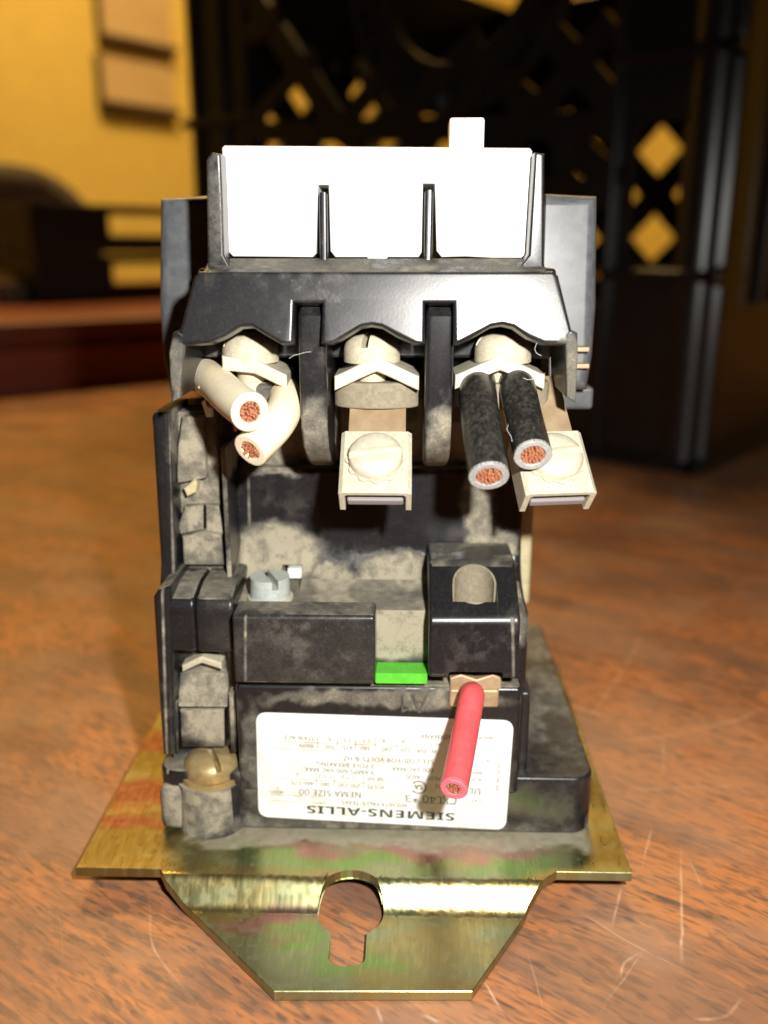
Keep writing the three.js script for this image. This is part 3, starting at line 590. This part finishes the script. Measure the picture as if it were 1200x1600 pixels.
// raised A1 mark, upside down as the starter stands
{
  const font = await new FontLoader().loadAsync('fonts/droid/droid_sans_regular.typeface.json');
  const g = new TextGeometry('A1', { font, size: 2.9, depth: 0.4, curveSegments: 4, bevelEnabled: false });
  g.computeBoundingBox(); const c = g.boundingBox.getCenter(V());
  const [x, y] = PZ(648, 1098, zl);
  part(st, 'raised_mark', g.translate(-c.x, -c.y, 0).rotateZ(Math.PI).translate(x, y, zl - 0.03), M.gloss, { crease: 0 });
}
// rating label
{
  const W = 1200, H = 600, cv = document.createElement('canvas'); cv.width = W; cv.height = H;
  const c = cv.getContext('2d');
  c.fillStyle = '#f3f3ee'; c.fillRect(0, 0, W, H);
  c.fillStyle = 'rgba(150,136,96,0.10)'; for (let i = 0; i < 60; i++) { c.beginPath(); c.ellipse(rnd() * W, rnd() * H, 10 + rnd() * 60, 6 + rnd() * 26, rnd() * 3, 0, 7); c.fill(); }
  const ink = '#1a201d';
  const T = (s, x, y, px, sx = 1, w = 'normal', al = 'left', col = ink) => { c.save(); c.translate(x, y); c.scale(sx, 1); c.fillStyle = col; c.font = w + ' ' + px + 'px sans-serif'; c.textAlign = al; c.fillText(s, 0, 0); c.restore(); };
  const ln = (x0, y0, x1, y1, w = 2) => { c.strokeStyle = ink; c.lineWidth = w; c.beginPath(); c.moveTo(x0, y0); c.lineTo(x1, y1); c.stroke(); };
  // drawn upright; the label itself is turned over on the starter
  T('SIEMENS-ALLIS', 245, 82, 62, 1.62, 'bold', 'left', '#2c3a33');
  T('WICHITA FALLS, TEXAS', 480, 122, 30, 1.05);
  ln(60, 98, 240, 98); ln(60, 134, 470, 134); ln(870, 100, 1140, 100); ln(870, 134, 1140, 134);
  T('CAT', 128, 168, 26); T('CXL40 *3', 240, 176, 56, 1.1); T('NEMA SIZE 00', 700, 176, 46, 1.05); T('MODEL', 1075, 158, 22); T('1', 1098, 184, 22);
  T('UL', 130, 228, 50); T('LISTED', 215, 214, 24); T('IND CONT EQ', 215, 240, 22);
  c.lineWidth = 6; c.strokeStyle = ink; c.beginPath(); c.arc(428, 222, 34, 0.6, 5.7); c.stroke(); T('SA', 428, 238, 40, 0.9, 'bold', 'center');
  T('VOLTS', 590, 222, 30); T('200-230', 705, 222, 30); T('380', 850, 222, 30); T('460-575', 930, 222, 30); ln(590, 232, 1100, 232);
  T('3\u00d8 HP', 590, 268, 30); T('1 1/2', 730, 268, 30); T('1 1/2', 840, 268, 30); T('2', 1000, 268, 30); for (const x of [692, 832, 918]) ln(x, 200, x, 272);
  T('AUX CONT', 130, 284, 26); T('HEAVY PILOT', 240, 284, 26); T('A600', 420, 290, 32); T('9 AMPS 600 VAC MAX.', 640, 304, 32, 1.08);
  T('600 VAC MAX', 360, 330, 30, 1.1); T('MAX', 130, 320, 24); T('DUTY', 240, 320, 26); T('3 POLE BREAKING', 640, 340, 32, 1.08);
  T('SEE COIL FOR VOLTS & HZ', 360, 378, 33, 1.12); T('V', 100, 390, 28);
  ln(820, 402, 1140, 402);
  T('W. 30A', 350, 432, 30); T('220', 470, 436, 30); T('240', 560, 436, 30); T('380', 660, 436, 30); T('415', 745, 436, 30); T('500', 830, 436, 30); T('660V~', 930, 436, 30, 1.1); ln(450, 446, 1100, 446);
  T('AC1', 330, 470, 30); T('4', 500, 480, 30); T('4', 590, 480, 30); T('7.5', 660, 480, 30); T('7.5', 750, 480, 30); T('9', 845, 480, 30); T('11KW AC3', 925, 480, 30, 1.05); for (const x of [540, 640, 732, 818, 912]) ln(x, 410, x, 486);
  T('W.GERMANY', 240, 512, 30, 1.1); T('MADE IN', 90, 512, 26);
  c.save(); c.translate(62, 220); c.rotate(-Math.PI / 2); c.fillStyle = ink; c.font = '24px sans-serif'; c.fillText('24 20-294-260', -150, 0); c.restore();
  const t = new THREE.CanvasTexture(cv); t.colorSpace = THREE.SRGBColorSpace; t.magFilter = THREE.LinearFilter;
  const q = [[400, 1113], [803, 1126], [790, 1297], [404, 1276]].map(([a, b]) => PZ(a, b, zl + 0.12));
  const [p00, p10, p11, p01] = q, n = 12, r = 0.055;
  // rounded-corner sheet mapped onto the four corners
  const sh = new THREE.Shape(), ax = 0.045, ay = 0.095;
  sh.moveTo(ax, 0); sh.lineTo(1 - ax, 0); sh.quadraticCurveTo(1, 0, 1, ay); sh.lineTo(1, 1 - ay); sh.quadraticCurveTo(1, 1, 1 - ax, 1); sh.lineTo(ax, 1); sh.quadraticCurveTo(0, 1, 0, 1 - ay); sh.lineTo(0, ay); sh.quadraticCurveTo(0, 0, ax, 0);
  const g = new THREE.ExtrudeGeometry(sh, { depth: 0.1, bevelEnabled: false, curveSegments: 8 }).toNonIndexed ? new THREE.ExtrudeGeometry(sh, { depth: 0.1, bevelEnabled: false, curveSegments: 8 }) : null;
  const p = g.attributes.position, uv = new Float32Array(p.count * 2);
  for (let i = 0; i < p.count; i++) {
    const s = p.getX(i), v = p.getY(i), k = (a) => (p00[a] * (1 - s) + p10[a] * s) * v + (p01[a] * (1 - s) + p11[a] * s) * (1 - v);
    uv[i * 2] = 1 - s; uv[i * 2 + 1] = 1 - v;
    p.setXYZ(i, k(0), k(1), zl + 0.02 + p.getZ(i));
  }
  g.setAttribute('uv', new THREE.BufferAttribute(uv, 2)); g.computeVertexNormals();
  part(st, 'rating_label', g, std({ map: t, roughness: 0.5 }), { uv: 'keep', crease: 0, label: 'white printed rating label, upside down' });
}
wire([[736, 1092, -10], [737, 1084, -5.5], [737, 1090, -2.2], [733, 1112, -0.2], [722, 1170, 5.5], [709, 1233, 12]], 1.78, 0.95, M.redIns, M.redCut, 'short red wire with cut end', 19);

// ---------------------------------------------------------------- background: milk crate
M.crate = std({ map: grainTex([18, 17, 17], [30, 28, 27], 14, 120), roughness: 0.3 });
{
  const S = 330, H = 280, th = 3;
  const c0 = PY(1082, 742, 0);                                   // near corner on the desk
  const d1 = V(-0.761, 0, -0.648), ang = Math.atan2(-d1.z, d1.x);// near face runs from the corner to the left and back
  const crate = thing('milk_crate', 'black plastic milk crate with lattice sides on the desk behind the starter', 'crate', [c0[0], 0, c0[1]], ang);
  // local axes: x along the near left face, z into the crate side away from it (crate lies at +z or -z)
  const inv = new THREE.Matrix4().makeRotationY(-ang);
  const loc = (px, py) => {                                      // pixel on the near face -> (u, v)
    const d = ray(px, py), o = V(CAM[0] - c0[0], CAM[1], CAM[2] - c0[1]).applyMatrix4(inv), e = d.clone().applyMatrix4(inv), t = -o.z / e.z;
    return [o.x + e.x * t, o.y + e.y * t];
  };
  const side = V(0.648, 0, -0.761).applyMatrix4(inv).z > 0 ? 1 : -1;
  const bar = (a, b, w, z0, z1) => { const dx = b[0] - a[0], dy = b[1] - a[1], L = Math.hypot(dx, dy); return new THREE.BoxGeometry(L, w, z1 - z0).rotateZ(Math.atan2(dy, dx)).translate((a[0] + b[0]) / 2, (a[1] + b[1]) / 2, (z0 + z1) / 2); };
  const slotRect = (x0, x1, y0, y1, r) => { const o = []; for (const [cx, cy, q] of [[x1 - r, y1 - r, 0], [x0 + r, y1 - r, 1], [x0 + r, y0 + r, 2], [x1 - r, y0 + r, 3]]) for (let k = 0; k <= 5; k++) { const a = (q + k / 5) * Math.PI / 2; o.push([cx + r * Math.cos(a), cy + r * Math.sin(a)]); } return o; };
  const uv = (px, py) => loc(px, py);
  const colW = uv(958, 300)[0], u980 = uv(985, 300)[0], u1085 = uv(1075, 300)[0];
  const h1 = uv(1085, 432)[1], h2 = uv(1110, 75)[1];
  const slotY0 = uv(1040, 420)[1], slotY1 = uv(1040, 185)[1];
  const lw = S - uv(388, 150)[0];
  const frame = (cw, cw2, slot) => [
    exz([[6, 0], [cw, 0], [cw, H], [6, H]], th, th, 0.5, slot ? [slotRect(u1085, u980, slotY0, slotY1, 9)] : []),
    exz([[S - cw2, 0], [S - 6, 0], [S - 6, H], [S - cw2, H]], th, th, 0.5),
    exz([[cw, 0], [S - cw2, 0], [S - cw2, h1 - 12], [cw, h1 - 12]], th - 0.3, th - 0.4, 0.4),
    exz([[cw, H - (slot ? 22 : 70)], [S - cw2, H - (slot ? 22 : 70)], [S - cw2, H], [cw, H]], th - 0.2, th - 0.4, 0.4),
  ];
  const ribs = (cw, cw2) => { const g = []; for (const [k, y] of [3, h1, h2, H - 4].entries()) if (k === 1 || k === 2) g.push(rbox(-4, cw + 2, y - 2.4, y + 2.4, -4, 2.9 - k * 0.1, 0.8), rbox(S - cw2 - 2, S + 4, y - 2.4, y + 2.4, -4, 2.9 - k * 0.1, 0.8)); else g.push(rbox(-4, S + 4, y - 2.4, y + 2.4, -4, 2.9 - k * 0.1, 0.8)); for (const x of [cw, cw - 46, S - cw2, S - 34]) if (x > 8) g.push(rbox(x - 1.6, x + 1.6, 4, H - 6, -3.4, 2.6, 0.6)); return g; };
  const lattice = [];
  const ringC = uv(715, -60), rIn = 42, rOut = 62;
  const ringPts = r => { const o = []; for (let k = 0; k < 48; k++) { const a = k / 48 * 6.2832; o.push([ringC[0] + r * Math.cos(a), ringC[1] + r * Math.sin(a)]); } return o; };
  lattice.push(exz(ringPts(rOut), th - 0.6, 1.6, 0.2, [ringPts(rIn)]), exz(ringPts(rIn + 2), 2.2, 5, 0.3, [ringPts(rIn - 1.2)]), exz(ringPts(rOut + 1.2), 2.1, 5.2, 0.3, [ringPts(rOut - 2)]));
  for (let k = 0; k < 40; k++) { const a = k / 40 * 6.2832; lattice.push(bar([ringC[0] + rIn * Math.cos(a), ringC[1] + rIn * Math.sin(a)], [ringC[0] + rOut * Math.cos(a), ringC[1] + rOut * Math.sin(a)], 1.5, -2.6, 2)); }
  let k = 0;
  for (const [a, b, w] of [[[385, -20], [535, 205], 9], [[395, 190], [492, 85], 5], [[536, 195], [615, 100], 6], [[622, 190], [752, 60], 8], [[556, 100], [625, 200], 4], [[380, 208], [965, 196], 7], [[735, 80], [965, 290], 8], [[815, 0], [960, 165], 8], [[745, 290], [960, 30], 7], [[640, 290], [520, 200], 6], [[560, 290], [680, 200], 6], [[740, 195], [830, 290], 6], [[400, 290], [500, 205], 7], [[820, 30], [720, 170], 7], [[380, 60], [440, 20], 7], [[960, 300], [380, 330], 8], [[880, 200], [880, 320], 5]]) {
    lattice.push(bar(uv(...a), uv(...b), w * 1.5, -2 - 0.05 * k, 2 + 0.05 * k)); k++;
  }
  part(crate, 'lattice_side', [...frame(colW, lw, true), ...ribs(colW, lw), ...lattice].map(g => side > 0 ? g : g), M.crate, { uv: 'box', crease: 0.5 });
  // the other sides: diagonal grid
  const grid = [];
  const gx0 = 58, gx1 = S - 58, gy0 = h1 - 14, gy1 = H - 20; let q = 0;
  for (let s = -6; s < 14; s++) for (const sg of [1, -1]) {
    const xs = gx0 + s * 64, y0 = gy0, y1 = gy1, L = y1 - y0; let a = [xs, sg > 0 ? y0 : y1], b = [xs + L, sg > 0 ? y1 : y0];
    const clip = (t) => [a[0] + (b[0] - a[0]) * t, a[1] + (b[1] - a[1]) * t]; const t0 = Math.max(0, (gx0 - a[0]) / L), t1 = Math.min(1, (gx1 - a[0]) / L);
    if (t1 > t0 + 0.03) { const p0 = clip(t0), p1 = clip(t1); grid.push(bar(p0, p1, 19, -1.5 - 0.02 * q, 1.5 + 0.02 * q)); q++; }
  }
  const gridSide = [...frame(58, 58, false), ...ribs(58, 58), ...grid];
  const depth = side * S;
  const place = (list, m) => list.map(g => g.clone().applyMatrix4(m));
  const far = new THREE.Matrix4().makeRotationY(0).setPosition(0, 0, depth);
  part(crate, 'lattice_side', place(gridSide, far), M.crate, { uv: 'box', crease: 0.5 });
  const turn = new THREE.Matrix4().makeRotationY(side > 0 ? -Math.PI / 2 : Math.PI / 2);
  // right hand face: close upright bars, seen at the edge of the picture
  const bars = []; for (let x = 30; x < S - 20; x += 21) bars.push(rbox(x - 2.5, x + 2.5, 4, H - 6, -4.2, 2.4, 0.8));
  part(crate, 'lattice_side', place([...frame(24, 58, false), ...ribs(24, 58), ...bars], turn), M.crate, { uv: 'box', crease: 0.5 });
  part(crate, 'lattice_side', place(gridSide, turn.clone().premultiply(new THREE.Matrix4().makeTranslation(S, 0, 0))), M.crate, { uv: 'box', crease: 0.5 });
  for (const [x, z] of [[0, 0], [S, 0], [0, depth], [S, depth]]) part(crate, 'corner_post', [cyl(11, 11, H - 8, x + (x ? -8 : 8), H / 2 - 0.5, z + (z ? -side * 8 : side * 8), 48)], M.crate, { uv: 'box' });
  const face = Math.atan2(-0.25, 0.97) - ang;                     // near corner flat, added and turned so the flash glints off it
  for (const [y0, y1] of [[6, h1 - 3], [h1 + 3, h2 - 3], [h2 + 3, H - 8]]) part(crate, 'corner_rib', rbox(-5.5, 5.5, y0, y1, -14, 1.2, 1.2).rotateY(face).translate(1.5, 0, side * 1.5), M.crate, { uv: 'box' });
  part(crate, 'bottom', rbox(4, S - 4, 3, 8, Math.min(0, depth) + 4, Math.max(0, depth) - 4, 1), M.crate, { uv: 'box' });
}
// ---------------------------------------------------------------- background: red desk, letter trays, chair, wall pieces
const redWood = tex(512, 512, (i, j, o) => { const u = i / 512, v = j / 512, n = fbm(u * 4, v * 60, 4, 4, 60); o[0] = mix(98, 138, n); o[1] = mix(40, 58, n); o[2] = mix(22, 32, n); });
redWood.repeat.set(2, 2);
M.red = std({ map: redWood, roughness: 0.45 });
const RDH = 46;
{
  const { a, d, nx, nz } = M.deskEdge, L = 1700, W = 700;
  const at = [a[0], a[1]], ang = Math.atan2(-d.z, d.x);
  const rd = thing('red_desk', 'dark red wood desk edge behind the brown desk top', 'desk', [at[0], -760, at[1]], ang);
  // local x along the edge, local z towards the camera; the body lies at negative z
  const Z = 760;
  part(rd, 'front_board', rbox(0, L, Z - 120, Z + 29, -22, -3, 1), M.red, { uv: 'box' });
  part(rd, 'shadow_groove', rbox(2, L - 2, Z + 20, Z + 35, -30, -12, 0.5), M.red, { uv: 'box' });
  part(rd, 'desk_slab', rbox(-2, L + 2, Z + 33, Z + RDH, -W, -5, 3), M.red, { uv: 'box' });
  part(rd, 'leg', rbox(10, 40, 0, Z + 33.5, -W + 20, -40, 1), M.red, { uv: 'box' });
  part(rd, 'leg', rbox(L - 40, L - 10, 0, Z + 33.5, -W + 20, -40, 1), M.red, { uv: 'box' });
}
M.tray = std({ color: lin(0.012, 0.012, 0.013), roughness: 0.5 });
{
  const c = PY(62, 476, RDH), ang = RANG, L = 330, D = 240, h = 40;
  const far = V(L, 0, 0).applyAxisAngle(V(0, 1, 0), ang);
  for (const k of [0, 1]) {
    const t = thing('letter_tray', k ? 'black plastic letter tray, upper of the stacked pair on the red desk' : 'black plastic letter tray, lower of the stacked pair on the red desk', 'letter tray', [c[0], RDH + k * (h + 1.5), c[1]], ang, 'stacked letter trays');
    part(t, 'tray_floor', rbox(0, L, 0, 3, -D, 0, 0.8), M.tray, { uv: 'box' });
    const x0 = 72, x1 = 210, y0 = 15, y1 = h - 8;
    part(t, 'tray_wall', exz([[0, 3.05], [L, 3.05], [L, h], [0, h]], -0.3, 3, 0.4, [[[x0, y0], [x0, y1], [x1, y1], [x1, y0]]]), M.tray, { uv: 'box' });
    part(t, 'tray_wall', rbox(0.2, 3.2, 3.05, h, -D + 1, -3.5, 0.6), M.tray, { uv: 'box' });
    part(t, 'tray_wall', rbox(L - 3.2, L - 0.2, 3.05, h, -D + 1, -3.5, 0.6), M.tray, { uv: 'box' });
  }
}
// small things at the picture's left edge on the red desk
{
  const c = PY(34, 476, RDH); 
  const b = thing('sponge_block', 'small grey beige block beside the letter trays', 'block', [c[0], RDH, c[1]], RANG + 0.3);
  part(b, 'block', rbox(-13, 11, 0, 19, -18, 0, 5), std({ map: grainTex([96, 82, 62], [128, 112, 88], 12, 40), roughness: 0.8 }), { uv: 'box' });
  const p = thing('orange_pad', 'small orange pad on the red desk beside the grey block', 'notepad', [c[0] - 34, RDH, c[1] - 30], RANG - 0.1);
  part(p, 'sheets', rbox(-26, 22, 0, 21, -20, 12, 1.5), std({ color: lin(0.75, 0.3, 0.03), roughness: 0.7 }), { uv: 'box' });
  part(p, 'cover_sheet', rbox(-26.4, 22.4, 21.05, 24, -20.4, 12.4, 1), std({ color: lin(0.7, 0.36, 0.05), roughness: 0.6 }), { uv: 'box' });
}
// office chair behind the trays
{
  const d = ray(10, 330), t = 1250 / -d.z, x = CAM[0] + d.x * t, z = CAM[2] + d.z * t;
  const ch = thing('office_chair', 'brown grey upholstered office chair with rounded back behind the trays', 'chair', [x - 118, -760, z], 0.55);
  const fab = std({ map: grainTex([74, 68, 62], [102, 94, 86], 60, 60), roughness: 0.95 });
  const Z = 760, top = CAM[1] + ray(40, 246).y * (1250 / -ray(40, 246).z);
  const o = []; const hw = 245, r = 120; for (const [cx, cy, q] of [[hw - r, Z + top - r, 0], [-hw + r, Z + top - r, 1], [-hw + 60, Z - 330, 2], [hw - 60, Z - 330, 3]]) for (let k = 0; k <= 8; k++) { const a = (q + k / 8) * Math.PI / 2, rr = q < 2 ? r : 60; o.push([cx + rr * Math.cos(a), cy + rr * Math.sin(a)]); }
  part(ch, 'backrest', exz(o, 0, 70, 22), fab, { uv: 'box', crease: 0.9 });
  part(ch, 'seat', rbox(-245, 245, 420, 500, 30, 500, 35), fab, { uv: 'box' });
  part(ch, 'back_support', rbox(-40, 40, 380, 640, -88, -70.5, 6), M.tray, { uv: 'box' });
  part(ch, 'seat_mount', rbox(-40, 40, 380, 419.5, -88, 300, 6), M.tray, { uv: 'box' });
  part(ch, 'column', cyl(28, 28, 320, 0, 221, 250, 20), M.tray, { uv: 'box' });
  for (let k = 0; k < 5; k++) part(ch, 'leg', rbox(10, 300, 40, 70, -22, 22, 8).rotateY(k * 1.2566).translate(0, 0, 250), M.tray, { uv: 'box' });
  for (let k = 0; k < 5; k++) part(ch, 'caster', cyl(30, 30, 30, 0, 0, 0, 16).rotateX(Math.PI / 2).translate(285, 30.5, 0).rotateY(k * 1.2566).translate(0, 0, 250), M.tray, { uv: 'box' });
}
// two pale panels on the wall, each with dark strips at left and bottom
{
  const n = V(-WD[1], 0, WD[0]), ang = Math.atan2(-WD[1], WD[0]);
  const onWall = (px, py) => { const d = ray(px, py), o = V(WALL[0], 0, WALL[1]).sub(V(...CAM)), t = o.dot(n) / d.dot(n); return V(CAM[0] + d.x * t, CAM[1] + d.y * t, CAM[2] + d.z * t); };
  for (const [k, l] of [[[140, -60], [150, 62], [268, 80]], [[142, 82], [152, 166], [272, 186]]].entries()) {
    const a = onWall(...l[0]), b = onWall(...l[1]), c = onWall(...l[2]);
    const w = Math.hypot(c.x - b.x, c.z - b.z), h = a.y - b.y;
    const f = thing('wall_panel', k ? 'lower pale paper with dark strips at left and bottom on the yellow wall' : 'upper pale paper with dark strips at left and bottom on the yellow wall', 'wall holder', [b.x, b.y, b.z], ang, 'pale papers on the wall');
    const dk = std({ color: lin(0.03, 0.012, 0.02), roughness: 0.5 });
    part(f, 'paper', rbox(9, w - 2, 14, h, 1, 9, 1), std({ map: grainTex([206, 180, 140], [226, 204, 166], 8, 300), roughness: 0.85 }), { uv: 'box' });
    part(f, 'bottom_strip', rbox(0, w, -4, 13.5, 0.5, 30, 2), dk, { uv: 'box' });
    part(f, 'side_strip', rbox(0, 8.5, 14, h, 0.5, 20, 2), dk, { uv: 'box' });
  }
}
// ceiling lamp above the desks (out of the picture): the warm light of the room
{
  const { x, y, z } = roomLamp.position, t = thing('ceiling_lamp', 'long warm white lamp hanging above the desks', 'lamp', [x * 1000, y * 1000, z * 1000]);
  part(t, 'housing', rbox(-620, 620, 14, 60, -310, 310, 8), std({ color: lin(0.6, 0.58, 0.52), roughness: 0.5 }), { uv: 'box' });
  part(t, 'lamp_diffuser', rbox(-600, 600, 6, 13.5, -300, 300, 2), std({ color: lin(0.8, 0.8, 0.8), emissive: lin(1, 0.62, 0.22), emissiveIntensity: 1, roughness: 0.6 }), { uv: 'box' });
  for (const k of [-400, 400]) part(t, 'suspension_rod', cyl(5, 5, 400, k, 260, 0, 12), M.tray, { uv: 'box' });
}
renderer.render(scene, camera);
